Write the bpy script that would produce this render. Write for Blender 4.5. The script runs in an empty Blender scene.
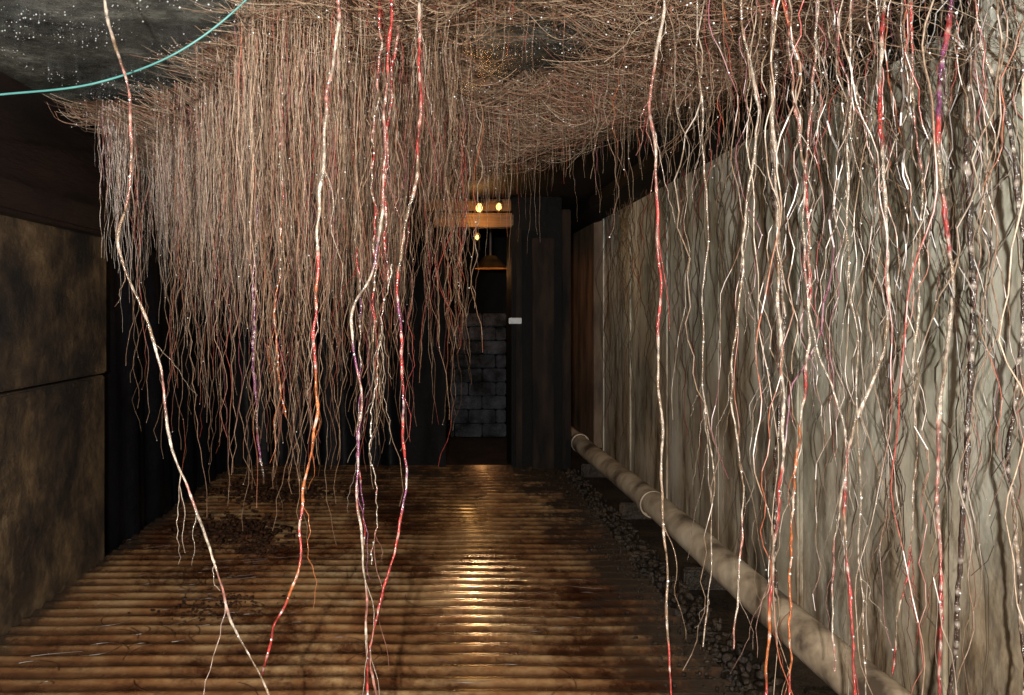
import bpy, bmesh, math, random
import numpy as np
from mathutils import Vector
random.seed(7); rng=np.random.default_rng(7)
S=bpy.context.scene
S.view_settings.view_transform='Standard'

# ------------------------------------------------------------ helpers
def link(o): S.collection.objects.link(o); return o
def mesh_obj(name,verts,faces,mat=None,smooth=False,col=None,parent=None):
    me=bpy.data.meshes.new(name)
    verts=np.asarray(verts,dtype=np.float64).reshape(-1,3)
    me.from_pydata(verts.tolist(),[],faces if isinstance(faces,list) else faces.tolist())
    if col is not None:
        a=me.attributes.new("Col",'FLOAT_COLOR','POINT')
        c=np.ones((len(verts),4),dtype=np.float32); c[:,:3]=col
        a.data.foreach_set("color",c.ravel())
    if smooth: me.polygons.foreach_set("use_smooth",[True]*len(me.polygons))
    if mat: me.materials.append(mat)
    o=link(bpy.data.objects.new(name,me))
    if parent: o.parent=parent
    return o
def box(name,x0,x1,y0,y1,z0,z1,mat,bevel=0.0,parent=None):
    bm=bmesh.new(); bmesh.ops.create_cube(bm,size=1)
    for v in bm.verts:
        v.co=Vector(((x0+x1)/2+v.co.x*(x1-x0),(y0+y1)/2+v.co.y*(y1-y0),(z0+z1)/2+v.co.z*(z1-z0)))
    if bevel: bmesh.ops.bevel(bm,geom=bm.edges[:],offset=bevel,segments=2,affect='EDGES')
    me=bpy.data.meshes.new(name); bm.to_mesh(me); bm.free(); me.materials.append(mat)
    o=link(bpy.data.objects.new(name,me))
    if parent: o.parent=parent
    return o
def empty(name,loc=(0,0,0)):
    o=link(bpy.data.objects.new(name,None)); o.empty_display_size=.1; return o
def tubes(P,R,C,k=3):
    Sn,N,_=P.shape
    T=np.gradient(P,axis=1); T/=np.linalg.norm(T,axis=2,keepdims=True)+1e-9
    ref=np.array([0.13,0.95,0.28]); ref/=np.linalg.norm(ref)
    U=np.cross(T,ref); U/=np.linalg.norm(U,axis=2,keepdims=True)+1e-9
    V=np.cross(T,U)
    a=np.arange(k)*2*np.pi/k
    ring=P[:,:,None,:]+R[:,:,None,None]*(U[:,:,None,:]*np.cos(a)[None,None,:,None]+V[:,:,None,:]*np.sin(a)[None,None,:,None])
    verts=ring.reshape(-1,3); cols=np.repeat(C[:,:,None,:],k,axis=2).reshape(-1,3)
    s=np.arange(Sn)[:,None,None]; n=np.arange(N-1)[None,:,None]; j=np.arange(k)[None,None,:]
    b=(s*N+n)*k
    f=np.stack([b+j,b+(j+1)%k,b+k+(j+1)%k,b+k+j],axis=-1).reshape(-1,4)
    return verts,f,cols
def merge(lst):
    vs=[];fs=[];cs=[];o=0
    for v,f,c in lst:
        vs.append(v);fs.append(f+o);cs.append(c);o+=len(v)
    return np.concatenate(vs),np.concatenate(fs),np.concatenate(cs)
def wobble(Sn,N,amps,freqs):
    t=np.linspace(0,1,N)[None,:,None]
    w=np.zeros((Sn,N,2))
    for A,F in zip(amps,freqs):
        ph=rng.uniform(0,6.28,(Sn,1,2)); fr=F*rng.uniform(.6,1.4,(Sn,1,2))
        w+=A*rng.uniform(.3,1,(Sn,1,2))*(np.sin(fr*t*6.28+ph)-np.sin(ph))
    return w

# ------------------------------------------------------------ materials
def newmat(name):
    m=bpy.data.materials.new(name); m.use_nodes=True
    nt=m.node_tree; b=nt.nodes['Principled BSDF']; return m,nt,b
def N(nt,t,**kw):
    n=nt.nodes.new(t)
    for k,v in kw.items(): setattr(n,k,v)
    return n
def noise(nt,scale,detail=6,vec=None,rough=.6):
    n=N(nt,'ShaderNodeTexNoise'); n.inputs['Scale'].default_value=scale; n.inputs['Detail'].default_value=detail; n.inputs['Roughness'].default_value=rough
    if vec is not None: nt.links.new(vec,n.inputs['Vector'])
    return n.outputs['Fac']
def coords(nt,scale=(1,1,1)):
    t=N(nt,'ShaderNodeTexCoord'); m=N(nt,'ShaderNodeMapping'); m.inputs['Scale'].default_value=scale
    nt.links.new(t.outputs['Object'],m.inputs['Vector']); return m.outputs['Vector']
def ramp(nt,fac,stops):
    r=N(nt,'ShaderNodeValToRGB'); nt.links.new(fac,r.inputs['Fac'])
    e=r.color_ramp.elements
    while len(e)<len(stops): e.new(.5)
    for i,(p,c) in enumerate(stops):
        e[i].position=p; e[i].color=(*c,1) if len(c)==3 else c
    return r.outputs['Color']
def mix(nt,fac,a,b,mode='MIX'):
    m=N(nt,'ShaderNodeMix',data_type='RGBA',blend_type=mode)
    for s,v in ((0,fac),(6,a),(7,b)):
        if isinstance(v,(float,int)): m.inputs[s].default_value=v
        elif isinstance(v,tuple): m.inputs[s].default_value=(*v,1)
        else: nt.links.new(v,m.inputs[s])
    return m.outputs[2]
def bump(nt,b,h,strength=.4,dist=.02):
    n=N(nt,'ShaderNodeBump'); n.inputs['Strength'].default_value=strength; n.inputs['Distance'].default_value=dist
    nt.links.new(h,n.inputs['Height']); nt.links.new(n.outputs['Normal'],b.inputs['Normal'])
def zfac(nt,lo,hi,axis='Z'):
    t=N(nt,'ShaderNodeTexCoord'); s=N(nt,'ShaderNodeSeparateXYZ'); nt.links.new(t.outputs['Object'],s.inputs[0])
    m=N(nt,'ShaderNodeMapRange'); nt.links.new(s.outputs[axis],m.inputs[0]); m.inputs[1].default_value=lo; m.inputs[2].default_value=hi
    return m.outputs[0]
def simple(name,stops,scale=6,rough=.7,bs=.4,bd=.01,sc=(1,1,1),spec=.5):
    m,nt,b=newmat(name); v=coords(nt,sc); n=noise(nt,scale,8,v)
    nt.links.new(ramp(nt,n,stops),b.inputs['Base Color']); b.inputs['Roughness'].default_value=rough
    b.inputs['Specular IOR Level'].default_value=spec
    bump(nt,b,noise(nt,scale*5,6,v),bs,bd); return m

m_rwall,nt,b=newmat('stained_concrete')
v=coords(nt,(1,1.1,.4)); v2=coords(nt,(1,1,1))
c=ramp(nt,noise(nt,1.8,10,v,.70),[(.36,(.20,.21,.16)),(.46,(.52,.54,.44)),(.56,(.74,.76,.66)),(.70,(.90,.90,.82))])
low=ramp(nt,noise(nt,2.2,10,v,.70),[(.37,(.11,.07,.038)),(.47,(.35,.26,.165)),(.58,(.58,.48,.35)),(.74,(.72,.64,.51))])
zz=N(nt,'ShaderNodeMath',operation='ADD'); nt.links.new(zfac(nt,.0,2.2),zz.inputs[0])
nn=N(nt,'ShaderNodeMath',operation='MULTIPLY_ADD'); nt.links.new(noise(nt,1.3,6,coords(nt,(1,1.2,.5))),nn.inputs[0]); nn.inputs[1].default_value=2.4; nn.inputs[2].default_value=-1.2
nt.links.new(nn.outputs[0],zz.inputs[1]); zz.use_clamp=True
c=mix(nt,zz.outputs[0],low,c)
dk=ramp(nt,noise(nt,3.2,10,coords(nt,(1,1.5,.25)),.72),[(.39,(.24,.17,.12)),(.47,(1,1,1))])
c=mix(nt,.8,c,dk,'MULTIPLY')
nt.links.new(c,b.inputs['Base Color']); b.inputs['Roughness'].default_value=.42
bump(nt,b,noise(nt,10,9,v2,.7),.5,.018)

m_lwall,nt,b=newmat('brown_concrete')
v=coords(nt)
c=ramp(nt,noise(nt,1.0,13,v,.76),[(.38,(.006,.004,.003)),(.47,(.045,.027,.014)),(.56,(.12,.074,.034)),(.68,(.26,.18,.10))])
dk=ramp(nt,noise(nt,2.0,13,coords(nt,(1,1.2,.7)),.76),[(.41,(.16,.13,.11)),(.53,(1,1,1))])
nt.links.new(mix(nt,.85,c,dk,'MULTIPLY'),b.inputs['Base Color']); b.inputs['Roughness'].default_value=.55
b.inputs['Specular IOR Level'].default_value=.35
bump(nt,b,noise(nt,6,12,v,.75),.9,.06)
m_dark=simple('near_black_wall',[(.3,(.0008,.0008,.001)),(.7,(.0035,.003,.003))],4,.7,.4,.02,spec=.15)  # near-black base colour for backings and far-end walls
m_sheet=simple('black_plastic',[(.3,(.001,.001,.0015)),(.7,(.004,.004,.006))],3,.5,.5,.02,spec=.15)
m_soil=simple('wet_dark_timber',[(.3,(.003,.002,.002)),(.7,(.022,.011,.009))],5,.5,.6,.03,(1,.2,1))
m_wood=simple('amber_timber',[(.3,(.04,.018,.005)),(.7,(.16,.08,.022))],7,.55,.5,.01,(.3,1,3))
m_brown=simple('rusty_panel',[(.35,(.05,.03,.017)),(.65,(.22,.14,.085))],4,.7,.4,.01,(1,1,.3))
m_post=simple('dark_brown_post',[(.4,(.003,.002,.0015)),(.62,(.022,.012,.007))],4,.7,.4,.01,(2,2,.4),.15)
m_block=simple('grey_blockwork',[(.38,(.004,.005,.006)),(.62,(.06,.065,.08))],3.5,.7,1.0,.05,spec=.3)
m_mud=simple('wet_mud',[(.3,(.006,.005,.004)),(.55,(.030,.020,.013)),(.8,(.08,.05,.03))],5,.4,.8,.04,spec=.3)
m_clod=simple('dark_peat',[(.3,(.010,.004,.002)),(.55,(.045,.019,.009)),(.8,(.13,.055,.026))],12,.7,.9,.02,spec=.15)
m_pipe=simple('tan_pipe',[(.36,(.09,.065,.045)),(.46,(.34,.26,.18)),(.57,(.55,.44,.31)),(.75,(.68,.58,.44))],3.2,.5,.4,.008)
m_metal=simple('dark_iron',[(.3,(.02,.015,.012)),(.7,(.07,.05,.04))],9,.5,.3,.004)
m_label=simple('white_label',[(.3,(.4,.41,.43)),(.7,(.55,.57,.6))],8,.5,.1,.001)
m_cable=simple('teal_cable_sheath',[(.3,(.04,.18,.175)),(.7,(.11,.31,.30))],8,.4,.1,.001)
m_ceil,nt,b=newmat('damp_ceiling')
v=coords(nt); c=ramp(nt,noise(nt,2.8,12,v,.75),[(.36,(.010,.012,.010)),(.5,(.085,.09,.077)),(.64,(.30,.31,.27))])
nt.links.new(c,b.inputs['Base Color']); b.inputs['Roughness'].default_value=.16
bump(nt,b,noise(nt,26,7,v,.7),1.0,.05)
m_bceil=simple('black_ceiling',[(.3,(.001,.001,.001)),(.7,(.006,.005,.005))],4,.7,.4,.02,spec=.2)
# floor : rusty corrugated sheet, wet
m_floor,nt,b=newmat('wet_corrugated_sheet')
v=coords(nt); v3=coords(nt,(.9,1.0,1))
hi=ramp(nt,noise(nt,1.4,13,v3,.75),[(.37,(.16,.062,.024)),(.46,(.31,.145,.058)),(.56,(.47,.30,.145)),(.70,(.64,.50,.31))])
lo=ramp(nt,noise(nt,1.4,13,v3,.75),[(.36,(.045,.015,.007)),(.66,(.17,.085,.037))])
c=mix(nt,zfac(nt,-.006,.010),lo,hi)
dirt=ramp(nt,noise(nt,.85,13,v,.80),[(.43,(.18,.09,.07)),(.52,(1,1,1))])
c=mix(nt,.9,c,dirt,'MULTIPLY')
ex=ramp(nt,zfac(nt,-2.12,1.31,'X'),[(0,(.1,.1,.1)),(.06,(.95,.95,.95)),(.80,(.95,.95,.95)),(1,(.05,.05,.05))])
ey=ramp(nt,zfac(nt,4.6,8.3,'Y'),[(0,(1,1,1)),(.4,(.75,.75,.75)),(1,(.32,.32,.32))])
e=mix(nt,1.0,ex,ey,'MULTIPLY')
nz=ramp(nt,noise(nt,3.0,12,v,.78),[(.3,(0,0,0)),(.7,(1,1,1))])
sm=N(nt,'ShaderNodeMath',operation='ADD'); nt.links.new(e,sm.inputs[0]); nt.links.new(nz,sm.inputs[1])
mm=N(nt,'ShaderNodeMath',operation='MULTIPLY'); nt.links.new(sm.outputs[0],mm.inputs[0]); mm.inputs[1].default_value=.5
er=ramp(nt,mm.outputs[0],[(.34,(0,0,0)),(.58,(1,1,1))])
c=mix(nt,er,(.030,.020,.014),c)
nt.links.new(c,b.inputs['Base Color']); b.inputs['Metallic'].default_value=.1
rr=N(nt,'ShaderNodeMapRange'); nt.links.new(noise(nt,3,6,v),rr.inputs[0]); rr.inputs[1].default_value=.35; rr.inputs[2].default_value=.7; rr.inputs[3].default_value=.12; rr.inputs[4].default_value=.36
nt.links.new(rr.outputs[0],b.inputs['Roughness']); bump(nt,b,noise(nt,60,6,v,.6),.6,.003)
b.inputs['Coat Weight'].default_value=.8; b.inputs['Coat Roughness'].default_value=.14
def rootmat(name,rough,spec=.5):
    m,nt,b=newmat(name); a=N(nt,'ShaderNodeAttribute'); a.attribute_name='Col'
    n=ramp(nt,noise(nt,60,5,coords(nt)),[(.3,(.42,.36,.33)),(.68,(1.2,1.15,1.1))])
    nt.links.new(mix(nt,1.0,a.outputs['Color'],n,'MULTIPLY'),b.inputs['Base Color'])
    b.inputs['Roughness'].default_value=rough; b.inputs['Specular IOR Level'].default_value=spec
    return m
m_root=rootmat('fine_root_fibre',.36,.7)
m_hero=rootmat('wet_root_bark',.16,1.0)
nt=m_hero.node_tree; bump(nt,nt.nodes['Principled BSDF'],noise(nt,110,5,coords(nt,(1,1,.6))),1.0,.006)
m_drop,nt,b=newmat('glint_white_droplet'); b.inputs['Roughness'].default_value=.15
nt.links.new(ramp(nt,noise(nt,30,2,coords(nt)),[(.3,(.7,.74,.78)),(.7,(.92,.95,.95))]),b.inputs['Base Color'])  # whitish base colour stands in for light glinting on clear drops
def emis(name,col,st):
    m,nt,b=newmat(name); b.inputs['Base Color'].default_value=(*col,1); b.inputs['Emission Strength'].default_value=st
    nt.links.new(ramp(nt,noise(nt,12,3,coords(nt)),[(.3,tuple(c*.7 for c in col)),(.7,col)]),b.inputs['Emission Color'])
    return m
m_bulb=emis('warm_bulb_glass',(1,.58,.18),3.5)

XW=2.0; XL=-2.12; ZC=2.8
# ------------------------------------------------------------ room shell
box('floor',-3.2,2.6,-3,13,-.2,-.04,m_mud)
ys=np.arange(-1.0,8.3,.0085); pitch=.118
s_=.5+.5*np.sin(ys*2*np.pi/pitch)
prof=.017*s_-.008
xs=np.linspace(XL,1.31,90)
X,Y=np.meshgrid(xs,ys,indexing='ij')
Z=np.tile(prof,(len(xs),1))+.004*np.sin(X*2.3+Y*.7)+.002*np.sin(X*7+Y*3)
vv=np.stack([X,Y,Z],-1).reshape(-1,3)
nx,ny=X.shape
i,j=np.meshgrid(np.arange(nx-1),np.arange(ny-1),indexing='ij')
ff=np.stack([i*ny+j,(i+1)*ny+j,(i+1)*ny+j+1,i*ny+j+1],-1).reshape(-1,4)
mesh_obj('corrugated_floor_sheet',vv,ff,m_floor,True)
pw=empty('wall_right'); y=-3
while y<9.3:
    y1=min(y+1.22,9.3)
    box('panel',XW+rng.uniform(0,.015),XW+.25,y+.012,y1-.012,-.1,ZC+.02,m_rwall,.012,pw); y=y1
box('backing',XW+.03,XW+.3,-3,9.3,-.1,ZC,m_dark,0,pw)
box('rusty_wall_panel',XW-.02,XW+.2,9.62,11.2,-.1,ZC,m_brown,.01)
box('trim_1',XW-.34,XW+.02,2.9,11,ZC-.12,ZC,m_bceil,.01)
pl=empty('wall_left')
for (a,b_) in ((-3,-.3),(-.3,2.4),(2.4,5.2)):
    box('lower_course',XL-.25,XL,a+.006,b_-.006,-.1,1.19,m_lwall,.01,pl)
    box('upper_course',XL-.25,XL+.012,a+.006,b_-.006,1.205,2.08,m_lwall,.01,pl)
box('cap_beam',XL-.3,XL+.10,-3,5.3,2.08,2.24,m_soil,.02,pl)
box('top_infill',XL-.3,XL-.02,-3,8.6,2.24,ZC,m_soil,0,pl)
box('far_backing',XL-.45,XL-.14,5.15,8.6,-.1,2.24,m_dark,0,pl)
def sheet(name,p0,p1,amp,z0=-.03,z1=ZC-.04):
    n=160; t=np.linspace(0,1,n); d=np.array(p1)-np.array(p0); L=np.linalg.norm(d); u=d/L; nrm=np.array([-u[1],u[0]])
    zs=np.linspace(z0,z1,14); V=[]
    for zi in zs:
        for ti in t:
            w=amp*(math.sin(ti*L*11+math.sin(zi*1.3)*.8)+.5*math.sin(ti*L*27+zi))
            p=np.array(p0)+d*ti+nrm*w; V.append((p[0],p[1],zi))
    F=[(r*n+c,r*n+c+1,(r+1)*n+c+1,(r+1)*n+c) for r in range(13) for c in range(n-1)]
    return mesh_obj(name,V,F,m_sheet,True)
sheet('black_plastic_sheet',(XL-.04,5.34),(XL+.08,8.3),.03,z1=2.06)
sheet('black_plastic_sheet',(XL+.14,8.4),(-.3,8.38),.04)
pb=empty('wall_back')
box('left_leaf',-3,.10,8.5,8.7,-.1,ZC,m_dark,0,pb)
box('pillar',.84,1.36,8.2,8.75,-.1,ZC,m_dark,.02,pb)
box('end_wall',-1,2.6,12,12.2,-.1,ZC,m_dark,0,pb)
box('passage_side',-.05,.08,8.7,12,-.1,ZC,m_dark,0,pb)
box('door_post',1.37,1.47,8.3,8.4,-.05,ZC-.13,m_post,.01)
box('door_post',.88,.94,8.12,8.18,-.05,2.45,m_post,.01)
box('leaning_board',1.04,1.26,8.08,8.13,.0,2.35,m_post,.008)
box('ceiling',-3,2.4,-3,5.6,ZC,ZC+.15,m_ceil)
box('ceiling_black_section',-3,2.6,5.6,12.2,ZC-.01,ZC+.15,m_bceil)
pp=empty('block_pier')
for r in range(9):
    off=.0 if r%2 else .18
    cuts=[.14]+[c for c in np.arange(.14+off+.36*(off==0),.96,.36) if c>.2]+[1.0]
    for a,b_ in zip(cuts[:-1],cuts[1:]):
        box('block',a+.006,b_-.006,10.4+rng.uniform(-.03,.03),10.7,r*.18-.03,r*.18+.140,m_block,.014,pp)
pf=empty('timber_lintel')
box('beam',.02,.86,8.2,8.4,2.48,2.62,m_wood,.015,pf); box('beam_top',-.05,.9,8.26,8.4,2.65,2.77,m_wood,.015,pf)
box('post',.08,.16,8.2,8.35,-.05,2.48,m_dark,.01,pf)
def lamp(name,loc,s=1.0):
    e=empty(name)
    for nm,(rad,z0,z1,mt) in {'base':(.06,.05,.09,m_metal),'bulb':(.04,-.05,.05,m_bulb)}.items():
        bm=bmesh.new()
        if nm=='bulb':
            bmesh.ops.create_uvsphere(bm,u_segments=16,v_segments=10,radius=rad*s)
            for q in bm.verts: q.co.z*=1.3
        else: bmesh.ops.create_cone(bm,cap_ends=True,segments=20,radius1=rad*s,radius2=rad*.7*s,depth=(z1-z0)*s)
        for q in bm.verts: q.co+=Vector(loc)+Vector((0,0,(z0+z1)/2*s))
        me=bpy.data.meshes.new(nm); bm.to_mesh(me); bm.free(); me.materials.append(mt)
        o=link(bpy.data.objects.new(nm,me)); o.parent=e
    P=[]
    for a in range(6):
        an=a*math.pi/3; t=np.linspace(0,1,10)
        rr=.062*s*np.sin(np.pi*(.5+t*.5))+.002
        P.append(np.stack([loc[0]+rr*math.cos(an),loc[1]+rr*math.sin(an),loc[2]+.05*s-t*.13*s],-1))
    P=np.array(P); v_,f_,c_=tubes(P,np.full(P.shape[:2],.004*s),np.ones(P.shape),5)
    mesh_obj('cage',v_,f_,m_metal,True,parent=e)
    return e
lamp('bulkhead_lamp',(.50,8.1,2.66),.85); lamp('bulkhead_lamp',(.70,8.1,2.67),.7); lamp('bulkhead_lamp',(.48,8.12,2.36),.5)
bm=bmesh.new(); bmesh.ops.create_cone(bm,cap_ends=False,segments=28,radius1=.22,radius2=.07,depth=.16)
for q in bm.verts: q.co+=Vector((.75,9.9,2.22))
me=bpy.data.meshes.new('shade'); bm.to_mesh(me); bm.free(); me.materials.append(m_wood)
hd=empty('pendant_lamp'); o=link(bpy.data.objects.new('shade',me)); o.parent=hd
box('stem',.74,.76,9.89,9.91,2.28,ZC,m_metal,0,hd)
box('label_sign',.80,.93,8.09,8.115,1.48,1.54,m_label,.004)

pe=empty('drain_pipe')
pts=np.linspace(0,1,60)[:,None]*(np.array([1.60,10.2,.19])-np.array([1.70,-.5,.17]))+np.array([1.70,-.5,.17])
pts[:,2]+=.010*np.sin(np.linspace(0,14,60)); pts[:,0]+=.012*np.sin(np.linspace(0,11,60))
v_,f_,c_=tubes(pts[None],np.full((1,60),.090),np.ones((1,60,3)),28); mesh_obj('pipe',v_,f_,m_pipe,True,parent=pe)
for yy in (2.5,5.9,8.6):
    q=np.array([[1.70-.1*(yy+.5)/10.7,yy+d,.172+.02*(yy+.5)/10.7] for d in (-.05,-.048,.0,.048,.05)])
    v_,f_,c_=tubes(q[None],np.array([[.09,.100,.100,.100,.09]]),np.ones((1,5,3)),28); mesh_obj('coupling',v_,f_,m_pipe,False,parent=pe)
for yy in np.arange(1.5,10,1.6): box('saddle',1.5,1.85,yy,yy+.09,-.05,.09,m_mud,.01,pe)

def cubic(pts,n):
    pts=np.array(pts,float); d=np.r_[0,np.cumsum(np.linalg.norm(np.diff(pts,axis=0),axis=1))]; t=np.linspace(0,d[-1],n)
    m=np.gradient(pts,d,axis=0); out=[]
    for ti in t:
        i=min(max(np.searchsorted(d,ti)-1,0),len(d)-2); h=d[i+1]-d[i]; s=(ti-d[i])/h
        out.append((2*s**3-3*s**2+1)*pts[i]+(s**3-2*s**2+s)*h*m[i]+(-2*s**3+3*s**2)*pts[i+1]+(s**3-s**2)*h*m[i+1])
    return np.array(out)
c=cubic([(-2.1,2.9,2.36),(-1.75,2.65,2.30),(-1.4,2.6,2.31),(-1.08,2.6,2.35),(-.82,2.6,2.45),(-.62,2.6,2.60),(-.45,2.6,2.8)],60)
v_,f_,c_=tubes(c[None],np.full((1,60),.0036),np.ones((1,60,3)),10); mesh_obj('teal_cable',v_,f_,m_cable,True)

# ------------------------------------------------------------ root mat on ceiling
def cz(x,y):
    s=.05+.16*np.exp(-((x+.4)/1.1)**2-((y-4.6)/1.3)**2)+.05*np.sin(x*3.1+y*1.3)+.035*np.sin(x*7+y*5.2)
    return ZC-np.clip(s,.015,.5)
def mask(x,y):
    ok=(y<6.1-1.55*np.clip(x-.15,0,3)+.12*np.sin(x*9)) & (x<1.6) & (x>-1.95)
    ok&=~((x<-.85-.6*(y-3.2)+.1*np.sin(y*11)) & (y<4.2))
    ok&=~(((x-.42)/.26)**2+((y-3.35)/.34)**2<1+.3*np.sin(x*20+y*9))
    return ok
drops=[]
parts=[]
xs=np.linspace(-1.95,1.62,90); ysm=np.linspace(1.2,6.2,110)
X,Y=np.meshgrid(xs,ysm,indexing='ij'); Z=cz(X,Y)+rng.normal(0,.012,X.shape)
nx,ny=X.shape; i,j=np.meshgrid(np.arange(nx-1),np.arange(ny-1),indexing='ij')
f=np.stack([i*ny+j,(i+1)*ny+j,(i+1)*ny+j+1,i*ny+j+1],-1).reshape(-1,4)
mk=mask(X,Y)&(np.sin(X*5+1)*np.sin(Y*4.3)+.5*np.sin(X*11+Y*9)>-.8)
keep=mk.reshape(-1)[f].all(axis=1)
colr=np.array([.19,.12,.08])*rng.uniform(.3,1.3,(X.size,1))
parts.append((np.stack([X,Y,Z],-1).reshape(-1,3),f[keep],colr))
n=13000; Np=10
x0=rng.uniform(-1.9,1.6,n*2); y0=rng.uniform(1.9,6.1,n*2); k_=mask(x0,y0); x0=x0[k_][:n]; y0=y0[k_][:n]; n=len(x0)
ang=rng.normal(.7,.7,n); L=rng.uniform(.12,.6,n)
t=np.linspace(-.5,.5,Np)[None,:]; cur=rng.normal(0,1.1,n)[:,None]
ax=ang[:,None]+cur*t
dx=np.cumsum(np.cos(ax),1)*L[:,None]/Np; dy=np.cumsum(np.sin(ax),1)*L[:,None]/Np
px=x0[:,None]+dx-dx.mean(1,keepdims=True); py=y0[:,None]+dy-dy.mean(1,keepdims=True)
px=np.clip(px,-2.0,1.75)
pz=cz(px,py)-rng.uniform(.0,.07,n)[:,None]-rng.uniform(0,.08,n)[:,None]*(1-4*t*t)
pz=np.minimum(pz,ZC-.004)
P=np.stack([px,py,pz],-1); R=np.tile(rng.uniform(.0005,.0013,n)[:,None],(1,Np))
base=np.array([[.34,.24,.16],[.46,.35,.25],[.22,.14,.09],[.52,.43,.33],[.40,.20,.14]])[rng.integers(0,5,n)]*rng.uniform(.45,1.1,(n,1))
parts.append(tubes(P,R,np.tile(base[:,None,:],(1,Np,1)),3)); drops.append(P[::4,::4].reshape(-1,3))
v_,f_,c_=merge(parts); mesh_obj('ceiling_root_mat',v_,f_,m_root,False,c_)

# ------------------------------------------------------------ strands
PAL=np.array([[.38,.28,.19],[.50,.39,.29],[.27,.18,.12],[.60,.51,.41],[.34,.23,.16],[.52,.39,.29]])
def strands(x,y,L,Np,rad,amps,freqs,redp=.12,k=3,z0=None,dim=1.0,dr=0,tip=0.0):
    n=len(x); t=np.linspace(0,1,Np)[None,:]
    zt=(cz(x,y)+.0 if z0 is None else z0)
    w=wobble(n,Np,amps,freqs)*(L[:,None,None]**.8)
    P=np.stack([x[:,None]+w[...,0],y[:,None]+w[...,1],zt[:,None]-L[:,None]*t],-1)
    P[...,0]=np.clip(P[...,0],XL+.02,XW-.012)
    P[...,2]=np.maximum(P[...,2],.0)
    R=rad[:,None]*(1-.55*t)
    base=PAL[rng.integers(0,len(PAL),n)]*rng.uniform(.45,1.15,(n,1))*dim
    C=np.tile(base[:,None,:],(1,Np,1))
    red=rng.random(n)<redp
    ph=rng.uniform(0,6.28,(n,1)); fr=rng.uniform(4,14,(n,1))
    band=np.clip(.3+.7*np.sin(fr*t+ph),0,.85)*red[:,None]
    tint=np.array([[.45,.06,.055],[.48,.13,.06],[.26,.06,.13],[.46,.08,.08]])[rng.integers(0,4,n)]
    C=C*(1-band[...,None])+tint[:,None,:]*band[...,None]  # tint bands: coloured reflections painted into the strand colour
    fl=rng.random(C.shape[:2])<.07
    C[fl]=C[fl]*.4+np.array([.62,.59,.54])*.6*dim
    C=C*(1-tip*t[...,None]*np.array([.75,1.0,1.15]))
    if dr: drops.append(P[::dr,1::max(Np//4,1)].reshape(-1,3)+np.array([0,-.003,0]))
    return tubes(P,R,C,k)
parts=[]
def clumped(n,xr,yr,ncl,sig):
    cx=rng.uniform(*xr,ncl); cy=rng.uniform(*yr,ncl); i=rng.integers(0,ncl,n)
    return np.clip(cx[i]+rng.normal(0,sig,n),*xr),np.clip(cy[i]+rng.normal(0,sig,n),*yr),rng.uniform(.45,1.3,ncl)[i]
x,y,cl=clumped(9800,(-1.85,.7),(2.75,5.9),380,.045)
u=x/y
pk=np.clip((.08-u+rng.normal(0,.05,len(u)))/.08,0,1)*np.clip((u+.47)/.03,0,1)
k_=mask(x,y)&(rng.random(len(x))<pk); x=x[k_];y=y[k_];cl=cl[k_]
prof=np.clip(1.0-((x/y+.17)/.36)**2,.12,1)
L=(.10+.84*rng.random(len(x))**1.4*(.5+.6*prof))*cl+.6*(rng.random(len(x))<.12)*rng.random(len(x))*prof
L*=np.where(x/y>-.03,.55,1)
redp=np.where(np.sin(x*6)*np.sin(y*3+1)>.1,.40,.08)
parts.append(strands(x,y,L,16,rng.uniform(.0006,.0016,len(x)),(.018,.008),(1.0,4),redp,dr=5,tip=.3))
x,y,cl=clumped(620,(-1.7,.25),(3.2,5.4),130,.035); k_=mask(x,y)&(x>-.45*y); x=x[k_];y=y[k_];cl=cl[k_]
pr=np.clip(1.0-((x/y+.17)/.36)**2,.25,1)
parts.append(strands(x,y,rng.uniform(.5,2.0,len(x))*(.35+.7*pr)*(.45+.55*cl),30,rng.uniform(.001,.0030,len(x)),(.03,.014,.005),(1.0,4,11),.38,4,dr=3,tip=.45))
n=420; x=rng.uniform(.0,1.3,n); y=rng.uniform(2.9,5.6,n); k_=mask(x,y)
x=x[k_];y=y[k_]; parts.append(strands(x,y,rng.uniform(.05,.35,len(x))+.4*(rng.random(len(x))<.08),14,rng.uniform(.0006,.0015,len(x)),(.02,.006),(1,4),.25,tip=.3))
v_,f_,c_=merge(parts); mesh_obj('aerial_root_curtain',v_,f_,m_root,False,c_)
# right curtain
parts=[]
n=64; x=.62+1.35*rng.random(n)**.55; y=rng.uniform(2.0,3.0,n)
x=np.minimum(x,XW-.05)
parts.append(strands(x,y,rng.uniform(1.1,2.7,n),46,rng.uniform(.001,.003,n),(.035,.014,.006),(1.0,3.5,11),.5,5,np.full(n,ZC-.01),.85,dr=1,tip=.3))
n=170; x=.6+1.3*rng.random(n)**.7; y=rng.uniform(2.3,3.8,n)
parts.append(strands(x,y,rng.uniform(.15,1.0,n),26,rng.uniform(.0008,.0016,n),(.03,.01),(1.2,5),.4,4,np.full(n,ZC-.02),.75,dr=2))
n=140; y=2.7+5.9*rng.random(n)**1.15; x=rng.uniform(1.86,1.98,n)
parts.append(strands(x,y,rng.uniform(.5,2.65,n),30,rng.uniform(.001,.0042,n),(.035,.016,.005),(1.2,4,9),.15,4,np.full(n,ZC-.13),.30))
n=15; y=rng.uniform(2.2,3.4,n); x=1.25+.65*rng.random(n)
parts.append(strands(x,y,rng.uniform(1.4,2.7,n),40,rng.uniform(.002,.0065,n),(.05,.02,.007),(1.1,4,10),.1,5,np.full(n,ZC-.01),.24))
v_,f_,c_=merge(parts); mesh_obj('aerial_root_curtain',v_,f_,m_root,False,c_)
n=260;Np=16
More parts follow.
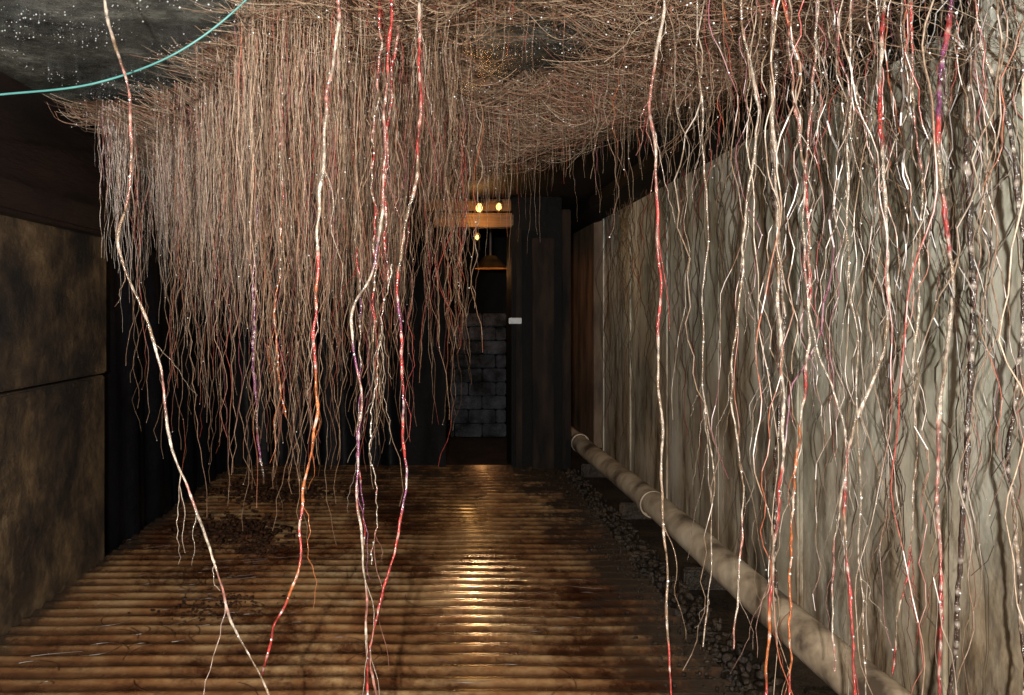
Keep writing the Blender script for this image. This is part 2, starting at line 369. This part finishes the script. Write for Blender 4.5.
a=np.stack([.65+1.3*rng.random(n)**.7,rng.uniform(2.1,3.2,n),2.79-.45*rng.random(n)**2],-1)
dv=np.stack([rng.normal(.15,.3,n),rng.normal(0,.2,n),rng.normal(-.25,.18,n)],-1)
t=np.linspace(0,1,Np)[None,:,None]; P=a[:,None,:]+dv[:,None,:]*t
w=wobble(n,Np,(.04,.01),(1,4)); P[...,:2]+=w; P[...,0]=np.clip(P[...,0],.3,1.98); P[...,2]=np.clip(P[...,2],1.2,2.79)
C=np.tile((PAL[rng.integers(0,6,n)]*rng.uniform(.3,.8,(n,1)))[:,None,:],(1,Np,1)); drops.append(P[:,::5].reshape(-1,3))
v_,f_,c_=tubes(P,np.full((n,Np),.0009),C,3); mesh_obj('rootlet_tangle',v_,f_,m_root,False,c_)

# hero roots
WH=(.52,.46,.39);RD=(.46,.055,.05);OR=(.54,.17,.055);PU=(.24,.07,.19);DK=(.06,.035,.025);TN=(.28,.20,.135);PK=(.44,.21,.18)  # red, orange and purple tones: coloured reflections painted into root colour
heroes=[
 (2.39,[(-1.03,2.8),(-.99,2.54),(-.90,2.24),(-.90,1.94),(-.936,1.82),(-.84,1.52),(-.78,1.25),(-.66,.92),(-.615,.68),(-.495,.466),(-.40,.02)],.0065,[WH,TN,PK,TN,WH,PK,WH,TN,TN],),
 (2.39,[(-.25,2.8),(-.27,2.54),(-.306,2.18),(-.336,1.55),(-.345,1.22),(-.39,.98),(-.384,.83),(-.465,.65),(-.50,.5)],.0075,[PK,PK,WH,WH,RD,OR,OR,RD,RD]),
 (2.42,[(0,2.8),(-.03,2.54),(-.045,2.0),(-.084,1.82),(-.084,1.34),(-.08,1.04),(-.135,.77),(-.18,.62),(-.165,.40)],.007,[WH,PK,RD,TN,RD,PU,RD,RD,PK]),
 (2.36,[(-.12,2.8),(-.135,2.24),(-.15,1.94),(-.175,1.71),(-.234,1.6),(-.216,1.34),(-.216,1.1),(-.204,.86),(-.186,.466),(-.17,.02)],.006,[RD,RD,PK,WH,PU,PK,WH,RD,RD]),
 (2.5,[(-.12,1.75),(-.15,1.62),(-.17,1.4),(-.19,1.2),(-.17,1.0),(-.19,.80)],.003,[WH,TN,WH,WH,PK]),
 (2.39,[(.69,2.8),(.705,2.54),(.66,2.18),(.675,1.94),(.69,1.52),(.705,1.04),(.714,.466),(.71,.02)],.0065,[WH,WH,PK,RD,WH,TN,TN,RD,RD]),
 (2.39,[(1.06,2.8),(1.05,2.54),(1.044,1.79),(1.05,1.25),(1.035,.74),(1.02,.466),(1.01,.02)],.0080,[RD,WH,TN,WH,WH,RD,OR,RD]),
 (2.45,[(1.09,2.8),(1.11,2.54),(1.164,1.79),(1.146,1.43),(1.125,1.04),(1.119,.71),(1.10,.3)],.007,[RD,PK,TN,RD,WH,OR,OR,RD]),
 (2.39,[(1.40,2.8),(1.38,2.54),(1.356,1.94),(1.35,1.49),(1.275,1.25),(1.26,.92),(1.26,.62),(1.27,.1)],.0080,[WH,RD,WH,WH,TN,RD,RD,RD]),
 (2.42,[(1.2,2.8),(1.17,2.24),(1.155,1.55),(1.245,1.25),(1.235,.9),(1.24,.5)],.005,[WH,PK,WH,WH,PK]),
 (2.39,[(1.6,2.8),(1.575,2.54),(1.515,2.09),(1.545,1.64),(1.53,1.28),(1.536,1.04),(1.515,.466),(1.50,.02)],.0095,[RD,PU,RD,TN,WH,PK,RD,RD,RD]),
 (2.46,[(1.70,2.8),(1.68,2.24),(1.67,1.55),(1.63,1.04),(1.62,.466),(1.6,.3)],.014,[TN,DK,DK,DK,DK]),
 (2.35,[(1.62,2.8),(1.63,2.5),(1.71,2.09),(1.73,1.64),(1.72,1.2),(1.76,.7),(1.74,.3)],.010,[WH,DK,DK,DK,TN,DK]),
 (2.6,[(.87,2.8),(.88,2.54),(.90,1.94),(.88,1.4),(.93,1.0),(.9,.5)],.004,[TN,WH,TN,WH]),
 (2.39,[(.93,2.8),(.945,2.54),(.975,2.24),(.93,1.79),(.915,1.34),(.95,1.0),(.9,.6)],.005,[TN,WH,WH,TN,WH,PK]),
 (2.39,[(1.48,2.8),(1.46,2.4),(1.47,2.0),(1.44,1.5),(1.46,1.0),(1.40,.5)],.005,[RD,PK,TN,WH,TN,RD]),
 (2.39,[(1.27,2.8),(1.28,2.3),(1.25,1.9),(1.27,1.4),(1.30,.9),(1.33,.3)],.004,[WH,WH,TN,WH,TN]),
 (3.7,[(-.78,2.78),(-.80,2.2),(-.82,1.6),(-.80,1.1),(-.78,.8)],.012,[TN,DK,PU,PU,DK]),
 (3.4,[(-.32,2.75),(-.33,2.1),(-.30,1.5),(-.31,1.0),(-.28,.6)],.006,[RD,RD,TN,PU,RD]),
 (2.9,[(-.1,2.78),(-.14,2.4),(-.16,2.0),(-.15,1.7)],.008,[RD,PK,RD,PK]),
 (2.7,[(-.17,2.78),(-.18,2.4),(-.2,2.1),(-.19,1.9),(-.2,1.5)],.006,[RD,PK,TN,RD,TN]),
 (3.0,[(-.55,2.78),(-.57,2.3),(-.56,1.9),(-.58,1.5),(-.55,1.2)],.005,[PK,RD,TN,OR,OR]),
 (3.0,[(1.32,2.78),(1.30,2.2),(1.33,1.6),(1.29,1.0),(1.31,.5)],.011,[DK,DK,TN,DK,DK]),
]
for D,pts,r,cols in heroes:
    n=200
    c=cubic([(p[0],D+.03*math.sin(i*1.7),p[1]) for i,p in enumerate(pts)],n)
    w=wobble(1,n,(.005,.003,.0014),(5,14,33))[0]; c[:,:2]+=w
    s=np.linspace(0,len(cols)-1,n)+.7*np.sin(np.linspace(0,40,n)+r*1000); s=np.clip(s,0,len(cols)-1.001)
    cc=np.array(cols); i=s.astype(int); fr=np.clip((s-i-.5)*3+.5,0,1)[:,None]; C=cc[i]*(1-fr)+cc[np.minimum(i+1,len(cc)-1)]*fr
    C=C*rng.uniform(.35,1.1,(n,1)); fl=rng.random(n)<.14; C[fl]=C[fl]*.5+np.array([.36,.33,.30])  # pale flecks are wet highlights painted into the root colour
    R=r*.75*(1-.35*np.linspace(0,1,n))*(1+.16*np.sin(np.linspace(0,60,n))+rng.normal(0,.12,n))
    lst=[tubes(c[None],np.abs(R)[None],C[None],8)]
    drops.append(c[::4]+np.array([0,-r*.8,0]))
    ns=7
    q=rng.integers(8,n-12,ns); st=c[q]; m=14; t=np.linspace(0,1,m)[None,:,None]
    d=np.stack([rng.normal(0,.04,ns),rng.normal(0,.04,ns),-rng.uniform(.1,.45,ns)],-1)
    P=st[:,None,:]+d[:,None,:]*t; P[...,:2]+=wobble(ns,m,(.01,.003),(1.5,5)); P[...,2]=np.maximum(P[...,2],.02)
    lst.append(tubes(P,np.tile((.0016*(1-.6*t[...,0])),(ns,1)),np.tile(C[q][:,None,:]*.8,(1,m,1)),4))
    v_,f_,c_=merge(lst); mesh_obj('hanging_root',v_,f_,m_hero,True,c_)

# ------------------------------------------------------------ debris, clods, droplets
def blobs(name,items,mat,sub=2):
    V=[];F=[];o=0
    for (x,y,z,sx,sy,sz) in items:
        bm=bmesh.new(); bmesh.ops.create_icosphere(bm,subdivisions=sub,radius=1)
        ph=rng.uniform(0,6.28,3)
        for q in bm.verts:
            k=1+.22*math.sin(q.co.x*4+ph[0])+.2*math.sin(q.co.y*5+ph[1])+.15*math.sin(q.co.z*7+ph[2])
            V.append((x+q.co.x*sx*k,y+q.co.y*sy*k,z+q.co.z*sz*k))
        for q in bm.faces: F.append([w.index+o for w in q.verts])
        o+=len(bm.verts); bm.free()
    return mesh_obj(name,V,F,mat,True)
it=[(rng.uniform(1.30,1.5),rng.uniform(2.0,8.0),rng.uniform(-.03,.01),*rng.uniform(.008,.035,3)) for _ in range(700)]
it+=[(1.32-abs(rng.normal(0,.12)),rng.uniform(2.5,8.0),.005,*rng.uniform(.004,.014,3)) for _ in range(400)]
blobs('gravel_debris',it,m_mud,1)
def clump(cx,cy,n,s,h,sz=1):
    return [(cx+rng.normal(0,s),cy+rng.normal(0,s*.8),.004+abs(rng.normal(0,h)),*(rng.uniform(.005,.024,2)*sz),rng.uniform(.004,.014)*sz) for _ in range(n)]
blobs('peat_clod',clump(-1.4,5.7,750,.17,.035,1.2)+clump(-1.15,5.35,120,.10,.012),m_clod,1)
blobs('peat_clod',clump(-1.15,4.35,200,.13,.003,.6),m_clod,1)
blobs('peat_clod',clump(-1.35,6.9,500,.26,.035,1.2),m_clod,1)
n=240;Np=10
a=np.stack([rng.uniform(-1.7,1.2,n),rng.uniform(3.2,7.6,n)],-1); a[:120]=np.stack([-1.25+rng.normal(0,.3,120),5.2+rng.normal(0,.7,120)],-1)
th=rng.uniform(0,6.28,n)[:,None]+rng.normal(0,2,n)[:,None]*np.linspace(0,1,Np)[None]
L=rng.uniform(.08,.3,n)[:,None]/Np
P=np.stack([a[:,:1]+np.cumsum(np.cos(th)*L,1),a[:,1:]+np.cumsum(np.sin(th)*L,1),np.full((n,Np),.013)],-1)
v_,f_,c_=tubes(P,np.full((n,Np),.0016),np.tile(np.array([.06,.03,.015]),(n,Np,1)),4); mesh_obj('fallen_rootlets',v_,f_,m_root,False,c_)
oct_=np.array([(1,0,0),(-1,0,0),(0,1,0),(0,-1,0),(0,0,1),(0,0,-1)],float); of=np.array([(0,2,4),(2,1,4),(1,3,4),(3,0,4),(2,0,5),(1,2,5),(3,1,5),(0,3,5)])
D_=np.concatenate(drops); D_=D_[rng.permutation(len(D_))[:12000]]
cx=rng.uniform(-2,-.2,2600); cy=2.9+1.7*rng.random(2600); dens=np.sin(cx*5)*np.sin(cy*7)+.4*np.sin(cx*17+cy*13)+rng.normal(0,.3,2600)>.1; cx=cx[dens];cy=cy[dens]
hx=rng.uniform(.15,.7,160); hy=rng.uniform(3.0,3.7,160)
cx=np.r_[cx,hx]; cy=np.r_[cy,hy]
D_=np.concatenate([D_,np.stack([cx,cy,np.full(len(cx),ZC-.004)],-1)])
r=(.0009+.0038*rng.random(len(D_))**2.4)[:,None,None]
V=(D_[:,None,:]+oct_[None]*r).reshape(-1,3); F=(of[None]+np.arange(len(D_))[:,None,None]*6).reshape(-1,3)
mesh_obj('water_droplets',V,F,m_drop,True)

# ------------------------------------------------------------ lights
def pt(name,loc,e,col,rad=.05,typ='POINT'):
    l=bpy.data.lights.new(name,typ); l.energy=e; l.color=col; l.shadow_soft_size=rad
    o=link(bpy.data.objects.new(name,l)); o.location=loc; return o
pt('camera_flash',(-.30,-1.0,1.85),1250,(1,.945,.87),.03)
pt('lamp_glow',(.45,7.95,2.5),10,(1,.5,.15),.06)
sp=pt('reflection_spot',(.52,7.9,2.35),140,(1,.60,.30),.05,'SPOT'); sp.data.spot_size=math.radians(14); sp.data.spot_blend=1.0  # added spot, strengthens the reflection strip on the wet floor
d=Vector((.33,4.6,0))-Vector(sp.location); sp.rotation_euler=d.to_track_quat('-Z','Y').to_euler()
pt('passage_glow',(.72,9.85,2.1),7,(1,.45,.15),.05)
W=bpy.data.worlds.new('World'); S.world=W; W.use_nodes=True
W.node_tree.nodes['Background'].inputs[0].default_value=(.9,.85,1,1); W.node_tree.nodes['Background'].inputs[1].default_value=.02

cd=bpy.data.cameras.new('camera'); cam=link(bpy.data.objects.new('camera',cd)); cam.location=(0,0,1.6); cam.rotation_euler=(math.pi/2,0,0)
cd.lens=28; cd.sensor_width=36; cd.shift_x=.08; cd.shift_y=-.0347; cd.clip_start=.05
S.camera=cam
